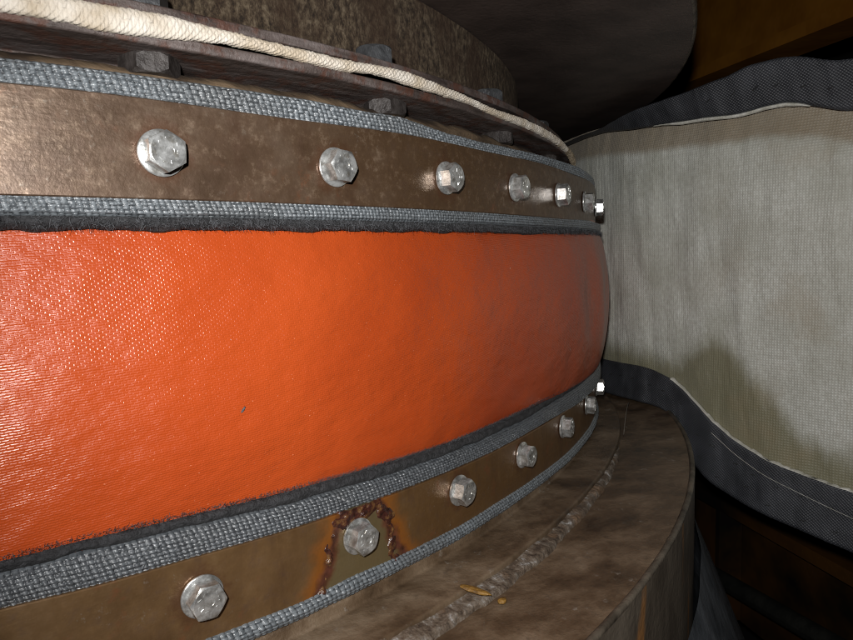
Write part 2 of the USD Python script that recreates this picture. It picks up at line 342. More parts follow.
# grey sheet skirt under the drum
def skirt():
    t = np.linspace(-0.9, 1.5, 700); s = np.linspace(0, 1, 60); T, S = np.meshgrid(t, s, indexing='ij')
    R = 1.131 + 0.195 * S + 0.006 * S * np.sin(T * 23 + 1.3 * np.sin(T * 7)) + 0.006 * meshkit.fbm(np.stack([T * 9, S * 2, 0 * S], -1), 3, 8)
    Z = -0.338 - 0.50 * S
    return grid(polar(R, T, Z), np.stack([T, S], -1))
obj('sheet_skirt', skirt(), 'tarp', smooth=True, label='grey blue flexible sheet flaring out below the brown drum', cat='sheet')

# ------------------------------------------------------------------ lower angle ring and its gasket bead
ring_low = thing('angle_ring', 'brown steel angle ring lying on the lower drum plate under the orange cloth', 'flange ring')
prof = bevel([(0.975, -0.10), (0.975, -0.2183), (0.9998, -0.2192), (1.0015, -0.2275), (1.038, -0.2300), (1.0385, -0.2385)], 0.0022)
rn = lambda t: oor(t) * 0.55 + 0.0006 * (meshkit.fbm(np.stack([t * 30, 0 * t, 0 * t], -1), 3, 2) - 0.5)
obj('horizontal_leg', revolve([prof], nt=1600, dr=rn), 'disc', ring_low, smooth=30 and True)
def bead():
    t = np.linspace(-0.5, 1.25, 3200); pr = bevel([(-0.0092, -0.003), (-0.0086, 0.0068), (0.0066, 0.0040), (0.0090, -0.002)], 0.0022, 4)
    pr = np.array([p_ for a_, b_ in zip(pr[:-1], pr[1:]) for p_ in (np.linspace(a_, b_, 4)[:-1] if np.hypot(*(b_ - a_)) > 0.003 else [a_])] + [pr[-1]])
    T, K_ = np.meshgrid(t, np.arange(len(pr)), indexing='ij'); X, H = pr[:, 0][None] + 0 * T, pr[:, 1][None] + 0 * T
    q = np.stack([T * 1.04 * 210, X * 210, H * 210], -1)
    n = meshkit.fbm(q, 4, 21) - 0.5; n2 = meshkit.fbm(q * 0.16, 3, 4) - 0.5; n3 = meshkit.fbm(q * 0.22 + 40, 3, 14) - 0.5
    X = X * (1 + 0.4 * n2) + 0.0022 * n + 0.003 * n3; H = np.where(H > 0, H * (1 + 0.9 * n2) + 0.0020 * n, H)
    rc = 1.0425 - 0.004 * ss(T, 0.25, 0.5) - 0.002 * ss(T, .5, .8)
    return grid(polar(rc + X, T, zl + 0.0006 + np.maximum(H, -0.002)), np.stack([T, X], -1))
obj('sealant_bead', bead(), 'bead', smooth=True, label='crumbling white and rust sealant ridge running round the lower brown plate', cat='sealant')
def chip(o, d, L, w, h, seed):
    m = trimesh.creation.icosphere(2); v = m.vertices.copy(); v *= 1 + 0.5 * (meshkit.noise(v * 2.1 + seed)[:, None] - 0.5)
    d = np.array(d, float); d /= np.linalg.norm(d); s = np.cross([0, 0, 1], d); s /= np.linalg.norm(s); u = np.cross(d, s)
    m.vertices = np.array(o) + v[:, :1] * d * L + v[:, 1:2] * s * w + v[:, 2:] * u * h
    return m
c1 = polar(1.047, np.array(0.2545), np.array(-0.2272)); c2 = polar(1.059, np.array(0.2690), np.array(-0.2372))
obj('ochre_flake', chip(c1, (0.55, -0.85, -0.12), 0.0105, 0.0032, 0.0016, 2), 'chip', smooth=True, label='long ochre flake lying across the sealant ridge', cat='flake')
obj('ochre_flake', chip(c2, (0.7, 0.4, 0.0), 0.0042, 0.003, 0.0018, 7), 'chip', smooth=True, label='tiny ochre flake on the brown plate beside the sealant ridge', cat='flake')

# ------------------------------------------------------------------ orange bellows cloth with its grey webbing
bel = thing('fabric_expansion_joint', 'orange coated fabric joint with grey woven webbing at both edges', 'expansion joint')
ZU, ZB = 0.022, -0.142
def zb_edge(t): return np.interp(t, [-0.3, 0.0, 0.036, 0.075, 0.153, 0.222, 0.289, 0.409, 0.55, 0.7, 0.9], [-0.134, -0.1348, -0.1345, -0.136, -0.1392, -0.1412, -0.1438, -0.1448, -0.1430, -0.142, -0.142])
def orange():
    t = np.linspace(-PI, PI, 1500); s = np.linspace(0, 1, 90); T, S = np.meshgrid(t, s, indexing='ij')
    Z = -0.165 + (0.036 + 0.165) * S
    k = np.clip((Z + 0.150) / 0.172, 0, 1)
    far = ss(np.abs(T), 0.36, 0.74); b = 0.0105 + 0.0045 * far
    k = (1 - far) * np.power(k, 0.72) + far * k            # the slack cloth sags towards its lower edge
    R = 0.9885 + 0.0265 * far + b * np.power(np.clip(np.sin(PI * k), 0, 1), 0.70 - 0.32 * far)
    fold = meshkit.fbm(np.stack([T * 9, Z * 10, 0 * Z], -1), 3, 3) - 0.5
    R = R + 0.0035 * fold * np.sin(PI * k) ** 0.8
    fl = ss(np.abs(T), 0.5, 0.62) * np.sin(PI * k)
    R = R + fl * 0.0022 * np.sin(T * 62 + Z * 9)
    return grid(polar(R, T, Z), np.stack([T, Z], -1))
OC = orange(); obj('orange_cloth', OC, 'orange', bel, smooth=True)

GAP_SHADE = []
k_ = int(np.argmin(((OC[2] - np.array([0.118, -0.083])) ** 2).sum(1)))
obj('lint_speck', chip(OC[0][k_], (0.6, 0.05, 0.8), 0.0021, 0.0012, 0.0006, 5), 'fuzz_pale', smooth=True, label='small grey lint speck stuck on the orange cloth', cat='lint')
def webbing(tlo, thi, zlo, zhi, rad, pu, pv, h, seed, crown=0.0012, edge=0.003, su=7):
    """woven strip: plain weave with every yarn crossing raised; zlo, zhi: z of its edges as functions of the angle"""
    nu = int((thi - tlo) / pu * su); t = np.linspace(tlo, thi, nu)
    lo, hi = zlo(t), zhi(t); rows = max(2, int(round(np.median(hi - lo) / pv))); nv = rows * 6 + 1
    s = np.linspace(0, 1, nv); T, S = np.meshgrid(t, s, indexing='ij')
    wob = 0.55 * (meshkit.fbm(np.stack([T * 45, S * 1.5, 0 * S + seed], -1), 3, seed) - 0.5)
    a = T / pu + wob + 0.22 * S * rows; b = S * rows + 0.30 * (meshkit.fbm(np.stack([T * 60, S * 2, 0 * S], -1), 2, seed + 5) - 0.5)
    ia, ib = np.floor(a), np.floor(b); fa, fb = a - ia - 0.5, b - ib - 0.5
    even = ((ia + ib) % 2 == 0)
    ha = np.sqrt(np.clip(1 - (2 * fa) ** 2 * 0.995, 0, 1)) * (0.62 + 0.38 * np.cos(PI * fb)); hb = np.sqrt(np.clip(1 - (2 * fb) ** 2 * 0.995, 0, 1)) * (0.62 + 0.38 * np.cos(PI * fa))
    H = np.where(even, ha, 0.86 * hb) * h * (0.8 + 0.4 * meshkit.noise(np.stack([ia, ib, 0 * ia + seed], -1), seed))
    GAP_SHADE.append(ss(np.where(even, ha, hb), 0.62, 0.30).ravel())
    e = np.minimum(S, 1 - S) * (hi - lo)[:, None]
    roll = np.clip(1 - e / edge, 0, 1) ** 2
    R = rad(t)[:, None] + crown * np.sin(PI * S) + H - roll * edge * 1.6
    Z = lo[:, None] + S * (hi - lo)[:, None] + 0.0009 * (meshkit.fbm(np.stack([T * 25, S, 0 * S + 9], -1), 3, seed) - 0.5)
    return grid(polar(R, T, Z), np.stack([T, Z], -1))
f_ = lambda xs, ys: (lambda t: gaussian_filter1d(np.interp(t, xs, ys), 3))
wt = f_([-0.3, 0.018, 0.063, 0.12, 0.17, 0.215, 0.25, 0.278, 0.30, 0.336, 0.40, 0.494, 0.577, 0.7, 1.2], [0.0925, 0.0929, 0.0934, 0.0933, 0.0940, 0.0928, 0.0938, 0.0910, 0.0888, 0.0880, 0.0888, 0.0905, 0.092, 0.092, 0.092])
const = lambda z: (lambda t: z + 0 * t)
rb = lambda d: (lambda t: 1.0 + d + oor(t))
rc_ = lambda d: (lambda t: 1.0 + d + oor(t) + 0.008 * ss(np.abs(t), 0.42, 0.74))   # the free edges belly out with the cloth
attr(obj('webbing_strip', webbing(-0.45, 1.15, const(0.076), wt, rb(-0.0042), 0.0035, 0.0023, 0.0024, 3, crown=0.001), 'webbing', bel, smooth=True), 'gap', GAP_SHADE[-1])
attr(obj('webbing_strip', webbing(-0.45, 1.15, const(0.0215), const(0.0345), rc_(-0.0045), 0.0030, 0.0021, 0.0017, 7, crown=0.002), 'webbing', bel, smooth=True), 'gap', GAP_SHADE[-1])
lb_top = f_([-0.3, 0.0, 0.039, 0.088, 0.151, 0.201, 0.256, 0.348, 0.45, 0.532, 0.8, 1.2], [-0.1568, -0.1572, -0.1590, -0.1594, -0.1617, -0.1625, -0.1635, -0.1652, -0.1662, -0.1675, -0.168, -0.168])
lb_bot = f_([-0.3, 0.0, 0.1, 0.15, 0.19, 0.24, 0.30, 0.35, 0.45, 0.55, 0.8, 1.2], [-0.2095, -0.2098, -0.2101, -0.2112, -0.2092, -0.2108, -0.2124, -0.2126, -0.2145, -0.216, -0.217, -0.217])
zf = lambda t: np.interp(t, [-0.5, 0.0, 0.036, 0.075, 0.152, 0.222, 0.289, 0.409, 0.55, 0.8], [-0.1425, -0.1425, -0.1418, -0.1428, -0.1478, -0.150, -0.152, -0.154, -0.1515, -0.150])
attr(obj('webbing_strip', webbing(-0.45, 1.15, lambda t: lb_top(t) - 0.004, lambda t: zf(t) + 0.001, rc_(-0.0045), 0.0031, 0.0023, 0.0019, 11, crown=0.0015), 'webbing_low', bel, smooth=True), 'gap', GAP_SHADE[-1])
attr(obj('webbing_strip', webbing(-0.45, 1.15, lambda t: np.minimum(lb_bot(t) - 0.0088, -0.2194), lambda t: lb_bot(t) + 0.004, rb(-0.0012), 0.0036, 0.0027, 0.0016, 15, crown=0.0035, edge=0.002), 'webbing', bel, smooth=True), 'gap', GAP_SHADE[-1])

def fray(zlo, zhi, rad, seed, thick):
    t = np.linspace(-0.45, 1.15, 3000); s = np.linspace(0, 1, 14); T, S = np.meshgrid(t, s, indexing='ij')
    n = meshkit.fbm(np.stack([T * 160, S * 3, 0 * S], -1), 4, seed) - 0.5
    lo = zlo(t) + 0.0042 * (meshkit.fbm(np.stack([t * 60, 0 * t, 0 * t], -1), 4, seed + 1) - 0.5)
    Z = lo[:, None] + S * (zhi(t) - lo)[:, None]
    R = rad(t)[:, None] + thick * np.sin(PI * np.clip(S, 0, 1)) ** 0.6 + 0.003 * n * np.sin(PI * S)
    return grid(polar(R, T, Z), np.stack([T, Z], -1))
obj('frayed_edge', fray(const(0.0160), const(0.0240), rc_(-0.0075), 31, 0.0045), 'fuzz', bel, smooth=True)
obj('frayed_edge', fray(lambda t: zf(t) - 0.001, zb_edge, rc_(-0.0085), 37, 0.0050), 'fuzz', bel, smooth=True)
def fibres(name, n, zfun, spread, rad, mat, L, seed, parent, down):
    r = np.random.default_rng(seed); P, cnt = [], []
    for _ in range(n):
        t = r.uniform(-0.08, 0.82); z = float(zfun(np.array([t]))[0]) + r.uniform(-spread, spread); R = float(rad(np.array([t]))[0]) + r.uniform(0.0, 0.003)
        al, up, ou = local(t); d = al * r.normal(0, 0.45) + up * (down * abs(r.normal(0.45, 0.45))) + ou * abs(r.normal(0.25, 0.3))
        d /= np.linalg.norm(d); p = np.array([R * math.sin(t), -R * math.cos(t), z]); l = L * r.uniform(0.4, 1.2); k = al * r.normal(0, 0.3) + up * r.normal(0, 0.3)
        for w in (0, 0.35, 0.7, 1.0): P.append(p + d * l * w + k * l * w * w)
        cnt.append(4)
    pth = path_for(name, parent); c = UsdGeom.BasisCurves.Define(stage, pth)
    c.CreateTypeAttr('linear'); c.CreatePointsAttr(Vt.Vec3fArray.FromNumpy(np.array(P, np.float32))); c.CreateCurveVertexCountsAttr(cnt)
    c.CreateWidthsAttr(Vt.FloatArray([0.00014])); c.SetWidthsInterpolation('constant')
    UsdShade.MaterialBindingAPI.Apply(c.GetPrim()).Bind(MAT[mat]); tag(c.GetPrim(), kind='stuff')
fibres('loose_fibre', 6000, const(0.0188), 0.0014, rc_(-0.0045), 'fuzz', 0.0022, 5, bel, -1)
fibres('loose_fibre', 2200, const(0.0205), 0.0030, rc_(-0.003), 'fuzz_pale', 0.0026, 6, bel, -1)
fibres('loose_fibre', 4500, zb_edge, 0.0012, rc_(-0.0065), 'fuzz_pale', 0.0015, 8, bel, 1)
fibres('loose_fibre', 4500, zb_edge, 0.0014, rc_(-0.0055), 'fuzz', 0.0016, 9, bel, 1)

# ------------------------------------------------------------------ clamp bands with hex bolts
def bolt_mesh(seed):
    r = np.random.default_rng(seed); AF = 0.0180; Rc = AF / math.sqrt(3)
    import manifold3d as m3
    hexa = m3.CrossSection([[(Rc * math.cos(k * PI / 3), Rc * math.sin(k * PI / 3)) for k in range(6)]])
    head = m3.Manifold.extrude(hexa, 0.0088)
    cone = m3.Manifold.revolve(m3.CrossSection([[(0, -0.01), (0.0125, -0.01), (0.0125, 0.0066), (0.0090, 0.0085), (0.0084, 0.0088), (0, 0.0088)]]), 64)
    head = head ^ cone
    dimple = m3.Manifold.cylinder(0.002, 0.0024, 0.0024, 24).translate([0.0006, -0.0004, 0.0084])
    head = head - dimple
    hm = head.to_mesh(); hd = trimesh.Trimesh(hm.vert_properties[:, :3], hm.tri_verts, process=False)
    marks = []
    for k in range(11):                                   # worn stamping round the face
        a = 2 * PI * k / 11 + r.uniform(-0.15, 0.15); rr = r.uniform(0.0046, 0.0064)
        b = trimesh.creation.box((r.uniform(0.0005, 0.0008), r.uniform(0.0014, 0.0024), 0.0007))
        b.apply_transform(trimesh.transformations.rotation_matrix(a + r.choice([0, 0.6, -0.6, 1.5]), [0, 0, 1])); b.apply_translation((rr * math.cos(a), rr * math.sin(a), 0.0087)); marks.append(b)
    stamp = trimesh.util.concatenate(marks)
    wz = [(0.005, 0.0), (0.0115, 0.0), (0.0118, 0.0004), (0.0118, 0.0014), (0.0113, 0.0018), (0.0094, 0.0023), (0.005, 0.0023)]
    washer = trimesh.creation.revolve(np.array(wz + [wz[0]]), sections=56)
    return hd, stamp, washer
def band(name, label, mat, zlo, zhi, bolts, bz, group_dull):
    th = thing(name, label, 'clamp band')
    t = np.linspace(-PI, PI, 2400); lo, hi = zlo(t), zhi(t)
    wav = 0.0007 * (meshkit.fbm(np.stack([t * 14, 0 * t, 0 * t], -1), 3, 4) - 0.5)
    segs = []
    prof = [(-0.006, 0.0, 0), (-0.0006, 0.0, 0), (0.0, 0.0, 0.0006), (0.0, 0.5, 0), (0.0, 1.0, -0.0006), (-0.0006, 1.0, 0), (-0.006, 1.0, 0)]
    for a, b in ((0, 1), (1, 2), (2, 4), (4, 5), (5, 6)):
        pts = prof[a:b + 1]
        R = np.stack([1.0 + oor(t) + wav + p[0] for p in pts], 1); Z = np.stack([lo + (hi - lo) * p[1] + p[2] for p in pts], 1)
        segs.append(grid(polar(R, t[:, None] + 0 * R, Z), np.stack([t[:, None] + 0 * R, Z], -1)))
    obj('strip', join(segs), mat, th, smooth=True)
    for i, tb in enumerate(bolts):
        al, up, ou = local(tb); R = 1.0 + float(oor(np.array(tb)))
        o = np.array([R * math.sin(tb), -R * math.cos(tb), bz + rng.normal(0, 0.0004)]) + ou * 0.0002
        hd, stamp, wa = bolt_mesh(100 + i + group_dull * 50)
        wo = o; ho = o + ou * (0.0021)
        q = rng.uniform(0, PI / 3); tilt = rng.normal(0, 0.025, 2)
        ax = ou + al * tilt[0] + up * tilt[1]; ax /= np.linalg.norm(ax)
        x = al * math.cos(q) + up * math.sin(q); x -= ax * (x @ ax); x /= np.linalg.norm(x); y = np.cross(ax, x)
        bm = 'bolt_dull' if group_dull and i > 0 else 'bolt'
        hp = obj('hex_bolt', place(hd, ho, x, y, ax), bm, th)
        obj('stamped_mark', place(stamp, ho, x, y, ax), bm, hp)
        obj('washer', place(wa, wo, al, up, ou), bm, hp, smooth=35)
    return th
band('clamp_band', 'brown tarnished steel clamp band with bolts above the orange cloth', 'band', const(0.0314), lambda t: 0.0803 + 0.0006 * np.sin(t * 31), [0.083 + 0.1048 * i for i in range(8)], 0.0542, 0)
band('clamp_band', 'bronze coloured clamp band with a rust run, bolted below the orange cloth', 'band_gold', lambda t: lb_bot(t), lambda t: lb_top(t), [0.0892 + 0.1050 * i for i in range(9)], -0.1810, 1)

# burnt crust of the rust run, proud of the band
def crust():
    t = np.linspace(0.13, 0.265, 260); zt_ = lb_top(t); v = np.linspace(0, 1, 100); T, V = np.meshgrid(t, v, indexing='ij')
    Z = -0.2095 + (zt_[:, None] + 0.0012 + 0.2095) * V
    dx, dy = T - 0.1945 - 0.004, Z + 0.181
    w = 0.030 * (meshkit.fbm(np.stack([T * 55, Z * 55, 0 * Z], -1), 4, 3) - 0.5)
    half = 0.034 - 0.023 * np.clip((dy + 0.034) / 0.058, 0, 1)
    q = np.abs(np.abs(dx + w) - half)
    cap = np.hypot(dx * 0.85, (dy - 0.0195) * 1.25) - 0.0185
    n1 = meshkit.fbm(np.stack([T * 150, Z * 150, 0 * Z], -1), 4, 6)
    H = np.clip(1 - q / (0.0085 * (0.5 + meshkit.noise(np.stack([T * 40, Z * 40, 0 * Z + 7], -1), 2))), 0, 1) ** 0.6 * (0.2 + 1.1 * n1); H = np.maximum(H, np.clip(-cap / 0.010, 0, 1) * (0.4 + 1.0 * n1))
    H *= ss(meshkit.fbm(np.stack([T * 80, Z * 80, 0 * Z + 4], -1), 4, 8), 0.30, 0.52)
    over = np.clip((Z - zt_[:, None] + 0.0010) / 0.002, 0, 1)
    R = 1.0 + oor(T) - 0.0012 + 0.0036 * H - 0.004 * over * (1 - ss(H, 0.2, 0.5))
    return grid(polar(R, T, Z), np.stack([T, Z], -1))
def m_crust():
    g = G(); p = g.pos(); n = g.noise(p, 190, 5, 0.65)
    base = g.ramp(n, (0.32, (0.010, 0.005, 0.004)), (0.50, (0.045, 0.014, 0.010)), (0.68, (0.14, 0.070, 0.024)))
    return g.out('burnt_resin', base_color=base, roughness=0.24, normal=g.bump(g.noise(p, 420, 4), 0.0008))
MAT['crust'] = m_crust()
obj('resin_crust', crust(), 'crust', smooth=True, label='dark red brown resin crust dripped around a bolt on the lower band', cat='resin')

# ------------------------------------------------------------------ upper angle ring, rope gasket, duct flange, neck, big disc
ring_up = thing('angle_ring', 'dark scaly steel angle ring between the top webbing and the white rope', 'flange ring')
prof = bevel([(0.938, 0.03), (0.941, 0.1105), (0.9843, 0.1118), (0.9852, 0.1178), (0.93, 0.1182)], 0.0016)
fn = lambda t: 0.0018 * (meshkit.fbm(np.stack([t * 26, 0 * t, 0 * t], -1), 5, 12) - 0.5)
obj('angle_section', revolve([prof], nt=2400, dr=fn, dz=lambda t: 0.5 * fn(t + 3)), 'flange', ring_up, smooth=True)
obj('packing_cloth', revolve([[(0.958, 0.05), (0.972, 0.098), (0.962, 0.1055), (0.944, 0.107)]], nt=1600, dz=lambda t: 0.004 * (meshkit.fbm(np.stack([t * 40, 0 * t, 0 * t], -1), 4, 17) - 0.5)), 'packing', ring_up, smooth=True)
def hexprism(AF, h):
    m = trimesh.creation.cylinder(AF / math.sqrt(3), h, sections=6)
    import manifold3d as m3
    Rc = AF / math.sqrt(3)
    a = m3.Manifold.cylinder(h, Rc, Rc, 6).translate([0, 0, -h / 2])
    c = m3.Manifold.revolve(m3.CrossSection([[(0, -h / 2), (Rc * 0.86, -h / 2), (Rc * 1.02, -h / 2 + 0.003), (Rc * 1.02, h / 2 - 0.003), (Rc * 0.86, h / 2), (0, h / 2)]]), 48)
    mm = (a ^ c).to_mesh(); return trimesh.Trimesh(mm.vert_properties[:, :3], mm.tri_verts, process=False)
duct = thing('upper_duct', 'rust mottled duct neck under a wide dark steel disc at the top', 'duct')
for tb in (-0.09, 0.0935, 0.2735, 0.4520, 0.635):
    al, up, ou = local(tb); q = rng.uniform(0, PI / 3)
    x, y = al * math.cos(q) + ou * math.sin(q), -al * math.sin(q) + ou * math.cos(q)
    rr = 0.9600
    o = np.array([rr * math.sin(tb), -rr * math.cos(tb), 0.1118 - 0.0052])
    obj('bolt_head', place(hexprism(0.028, 0.0115), o, x, y, np.cross(x, y)), 'head_dark', ring_up)
    q2 = rng.uniform(0, PI / 3); x, y = al * math.cos(q2) + ou * math.sin(q2), -al * math.sin(q2) + ou * math.cos(q2)
    o = np.array([0.951 * math.sin(tb), -0.951 * math.cos(tb), 0.1352 + 0.0078])
    obj('nut', place(hexprism(0.026, 0.0165), o, x, y, np.cross(x, y)), 'nut', duct)
prof = bevel([(0.90, 0.1292), (0.9762, 0.1292), (0.9765, 0.1352), (0.90, 0.1356)], 0.0012)
obj('flange_plate', revolve([prof], nt=1800, dr=lambda t: 0.7 * fn(t + 1)), 'flange', duct, smooth=True)
obj('neck', revolve([[(0.912, 0.1357), (0.912, 0.225)]], nt=1200, dr=lambda t: 0.0012 * (meshkit.fbm(np.stack([t * 30, 0 * t, 0 * t], -1), 3, 6) - 0.5)), 'neck', duct, smooth=True)
ZD = 0.226
obj('disc_underside', revolve([[(0.905, ZD), (1.1215, ZD)]], nt=900), 'upper_disc', duct, smooth=True)
obj('disc_rim', revolve([[(1.1216, ZD), (1.1232, ZD + 0.0002), (1.1250, ZD + 0.0020), (1.1256, ZD + 0.004)]], nt=1500, dz=lambda t: 0.0008 * (meshkit.fbm(np.stack([t * 50, 0 * t, 0 * t], -1), 3, 61) - .5)), 'rim', duct, smooth=True)
obj('disc_wall', revolve([[(1.1252, ZD + 0.0042), (1.1252, 0.95)]], nt=900), 'drum', duct, smooth=True)

# rope: braided tape squeezed out between the flanges, its end hanging at the far side
def rope():
    tk = np.array([-0.35, 0.0, 0.045, 0.066, 0.097, 0.112, 0.134, 0.157, 0.184, 0.208, 0.238, 0.268, 0.298, 0.338, 0.395, 0.457, 0.53, 0.600, 0.640, 0.672, 0.690])
    zlo = np.array([0.1145, 0.1145, 0.1142, 0.1132, 0.1150, 0.1168, 0.1180, 0.1178, 0.1168, 0.1166, 0.1195, 0.1180, 0.1174, 0.1175, 0.1143, 0.1140, 0.1135, 0.1130, 0.1120, 0.1060, 0.1000])
    zhi = np.array([0.1275, 0.1275, 0.1270, 0.1275, 0.1282, 0.1272, 0.1264, 0.1256, 0.1254, 0.1252, 0.1270, 0.1280, 0.1262, 0.1240, 0.1212, 0.1224, 0.1225, 0.1215, 0.1195, 0.1150, 0.1060])
    t = np.linspace(-0.35, 0.69, 5200); lo, hi = PchipInterpolator(tk, zlo)(t), PchipInterpolator(tk, zhi)(t)
    a = np.linspace(0, 2 * PI, 33); T, A = np.meshgrid(t, a, indexing='ij')
    arc = T * 0.985
    # braid: two families of yarns crossing round the tape
    p = 0.0036; u1 = arc / p + A / (2 * PI) * 7; u2 = arc / p - A / (2 * PI) * 7
    h1, h2 = np.abs(np.sin(PI * u1)), np.abs(np.sin(PI * u2))
    H = np.maximum(h1 * (0.7 + 0.3 * np.sin(2 * PI * u2)), h2 * (0.7 - 0.3 * np.sin(2 * PI * u2 + 1))) * 0.0008
    H = H * (0.55 + 0.9 * meshkit.noise(np.stack([arc * 260, A * 1.2, 0 * A], -1), 5)) + 0.0008 * (meshkit.fbm(np.stack([arc * 120, np.cos(A), np.sin(A)], -1), 4, 15) - 0.5)
    hz = (hi - lo)[:, None] / 2; hr = 0.0030 + 0 * hz
    wig = 0.0018 * (meshkit.fbm(np.stack([T[:, :1] * 14, 0 * T[:, :1], 0 * T[:, :1]], -1), 3, 77) - 0.5)
    endk = np.sqrt(np.clip((0.69 - T) / 0.01, 0, 1))
    rc = 0.9855 + wig + 0.004 * ss(T, 0.60, 0.69)
    R = rc + (hr * np.sign(np.cos(A)) * np.abs(np.cos(A)) ** 0.8 + H * np.cos(A)) * endk
    Z = (lo + hi)[:, None] / 2 + ((hz - 0.0013) * np.sign(np.sin(A)) * np.abs(np.sin(A)) ** 0.8 + H * np.sin(A)) * endk
    k = int(np.searchsorted(t, 0.625))
    g = lambda s: grid(polar(R[s], T[s], Z[s]), np.stack([T[s], A[s]], -1), flip=True)
    return g(slice(0, k + 1)), g(slice(k, None))
ra, rbm = rope()
rp = thing('rope_gasket', 'cream white braided rope squeezed out along the upper flange edge', 'rope')
obj('braided_rope', ra, 'rope', rp, smooth=True)
obj('rope_end', rbm, 'rope_dirty', rp, smooth=True, label='soiled rope end hanging down')

# ------------------------------------------------------------------ beige cover cloth hanging open beside the joint
K = np.array([(.97, -.36), (.905, -.50), (.859, -.62), (.832, -.80), (.842, -.95), (.872, -1.08), (.93, -1.2)])
LK = np.r_[0, np.cumsum(np.hypot(*np.diff(K, axis=0).T))]
plan = CubicSpline(LK, K)
def nrm(s):
    d = plan(s, 1); d = d / np.linalg.norm(d, axis=-1, keepdims=True); return np.stack([-np.abs(d[..., 1]), np.sign(-d[..., 1]) * 0 + d[..., 0] * np.sign(-d[..., 1]) * -1 * -1], -1)
ct = PchipInterpolator([0.0, 0.193, 0.264, 0.363, 0.429, 0.525, 0.563, 0.598, 0.653, 0.88], [0.193, 0.1902, 0.1878, 0.1776, 0.1743, 0.1690, 0.1690, 0.1640, 0.1500, 0.142])
cb = PchipInterpolator([0.0, 0.286, 0.365, 0.415, 0.445, 0.475, 0.505, 0.533, 0.56, 0.609, 0.667, 0.88], [-0.186, -0.1829, -0.1813, -0.1894, -0.2026, -0.2223, -0.2451, -0.2616, -0.2722, -0.2864, -0.297, -0.320])
htt = PchipInterpolator([0.0, 0.20, 0.264, 0.363, 0.468, 0.518, 0.55, 0.579, 0.596, 0.651, 0.88], [0.192, 0.191, 0.1908, 0.2015, 0.2093, 0.216, 0.2225, 0.2233, 0.2216, 0.2058, 0.195])
htb = PchipInterpolator([0.0, 0.20, 0.264, 0.363, 0.429, 0.469, 0.525, 0.563, 0.58, 0.597, 0.614, 0.653, 0.88], [0.189, 0.1885, 0.1877, 0.1774, 0.174, 0.1721, 0.1682, 0.1712, 0.1715, 0.1683, 0.1619, 0.1505, 0.142])
hbb = PchipInterpolator([0.0, 0.298, 0.366, 0.406, 0.442, 0.471, 0.535, 0.599, 0.669, 0.88], [-0.2355, -0.2360, -0.2350, -0.2375, -0.2597, -0.3086, -0.3395, -0.3548, -0.3697, -0.40])
def surf(s, z, off):
    """a point of the hanging cloth: plan curve, soft vertical folds, then off metres towards the joint"""
    f = 0.012 * (meshkit.fbm(np.stack([s * 14, z * 3.0, 0 * s], -1), 3, 41) - 0.5) + 0.0042 * (meshkit.fbm(np.stack([s * 46 + z * 6, z * 11, 0 * s], -1), 4, 43) - 0.5)
    n = nrm(s); xy = plan(s) + n * (f + off)[..., None]
    return np.stack([xy[..., 0], xy[..., 1], z], -1)
s = np.linspace(0.0, 0.88, 620); v = np.linspace(0, 1, 260); S, V = np.meshgrid(s, v, indexing='ij')
z0, z1 = cb(S) - 0.012, ct(S) + 0.012; Z = z0 + (z1 - z0) * V
cov = thing('cover_cloth', 'beige woven insulation cover with dark hems hanging open beside the joint', 'cover')
P = surf(S, Z, -0.014 * ss(V, 0.86, 1.0) + 0 * Z)
p = obj('beige_cloth', grid(P, np.stack([S, Z], -1)), 'cover', cov, smooth=True)
dist = Z - cb(S)
reach = PchipInterpolator([0.0, 0.30, 0.37, 0.43, 0.47, 0.505, 0.545, 0.575, 0.60, 0.64, 0.88], [0.03, 0.03, 0.024, 0.030, 0.085, 0.118, 0.105, 0.078, 0.055, 0.040, 0.034])(S)
attr(p, 'soak', np.clip(0.5 + (reach - dist) / 0.12, 0, 1).ravel())
attr(p, 'tide', np.clip(0.5 + (0.036 - (ct(S) - Z)) / 0.055, 0, 1).ravel())
def strip(lo, hi, off0, off1, seed, nv=26, s0=0.0, s1=0.88, ruck=0.003, ns=620):
    s = np.linspace(s0, s1, ns); v = np.linspace(0, 1, nv); S, V = np.meshgrid(s, v, indexing='ij')
    L, Hh = lo(S), hi(S); Z = L + (Hh - L) * V
    o = off0 + (off1 - off0) * V + ruck * (meshkit.fbm(np.stack([S * 30, V * 1.5, 0 * S], -1), 3, seed) - 0.5)
    o = o - 0.003 * np.clip(1 - np.minimum(V, 1 - V) / 0.06, 0, 1) ** 2
    return grid(surf(S, Z, o), np.stack([S, Z], -1)), (lambda ss_, vv: surf(ss_, lo(ss_) + (hi(ss_) - lo(ss_)) * vv, off0 + (off1 - off0) * vv + 0.0022))
top_m, top_f = strip(htb, htt, 0.006, 0.022, 51)
ht = obj('hem', top_m, 'hem', cov, smooth=True, label='upper dark hem')
low_m, low_f = strip(hbb, lambda s: cb(s) + 0.0005, 0.012, 0.006, 52)
hb = obj('hem', low_m, 'hem', cov, smooth=True, label='lower dark hem')
le, _ = strip(lambda s: htb(s) - 0.0012 - 0.0030 * np.clip(np.minimum((s - 0.41) / 0.03, (0.612 - s) / 0.02), 0, 1), lambda s: htb(s) + 0.0006, 0.0075, 0.0068, 53, nv=6, s0=0.395, s1=0.612, ruck=0.001)
obj('liner_edge', le, 'liner', cov, smooth=True)
le, _ = strip(lambda s: cb(s) - 0.0006, lambda s: cb(s) + 0.0004 + 0.0014 * ss(s, 0.60, 0.50) + np.maximum(0.0060 * (meshkit.fbm(np.stack([s * 120, 0 * s, 0 * s], -1), 4, 9) - 0.47), -0.0009), 0.0065, 0.004, 54, nv=6, s0=0.425, s1=0.88, ruck=0.001)
obj('liner_edge', le, 'liner', cov, smooth=True)
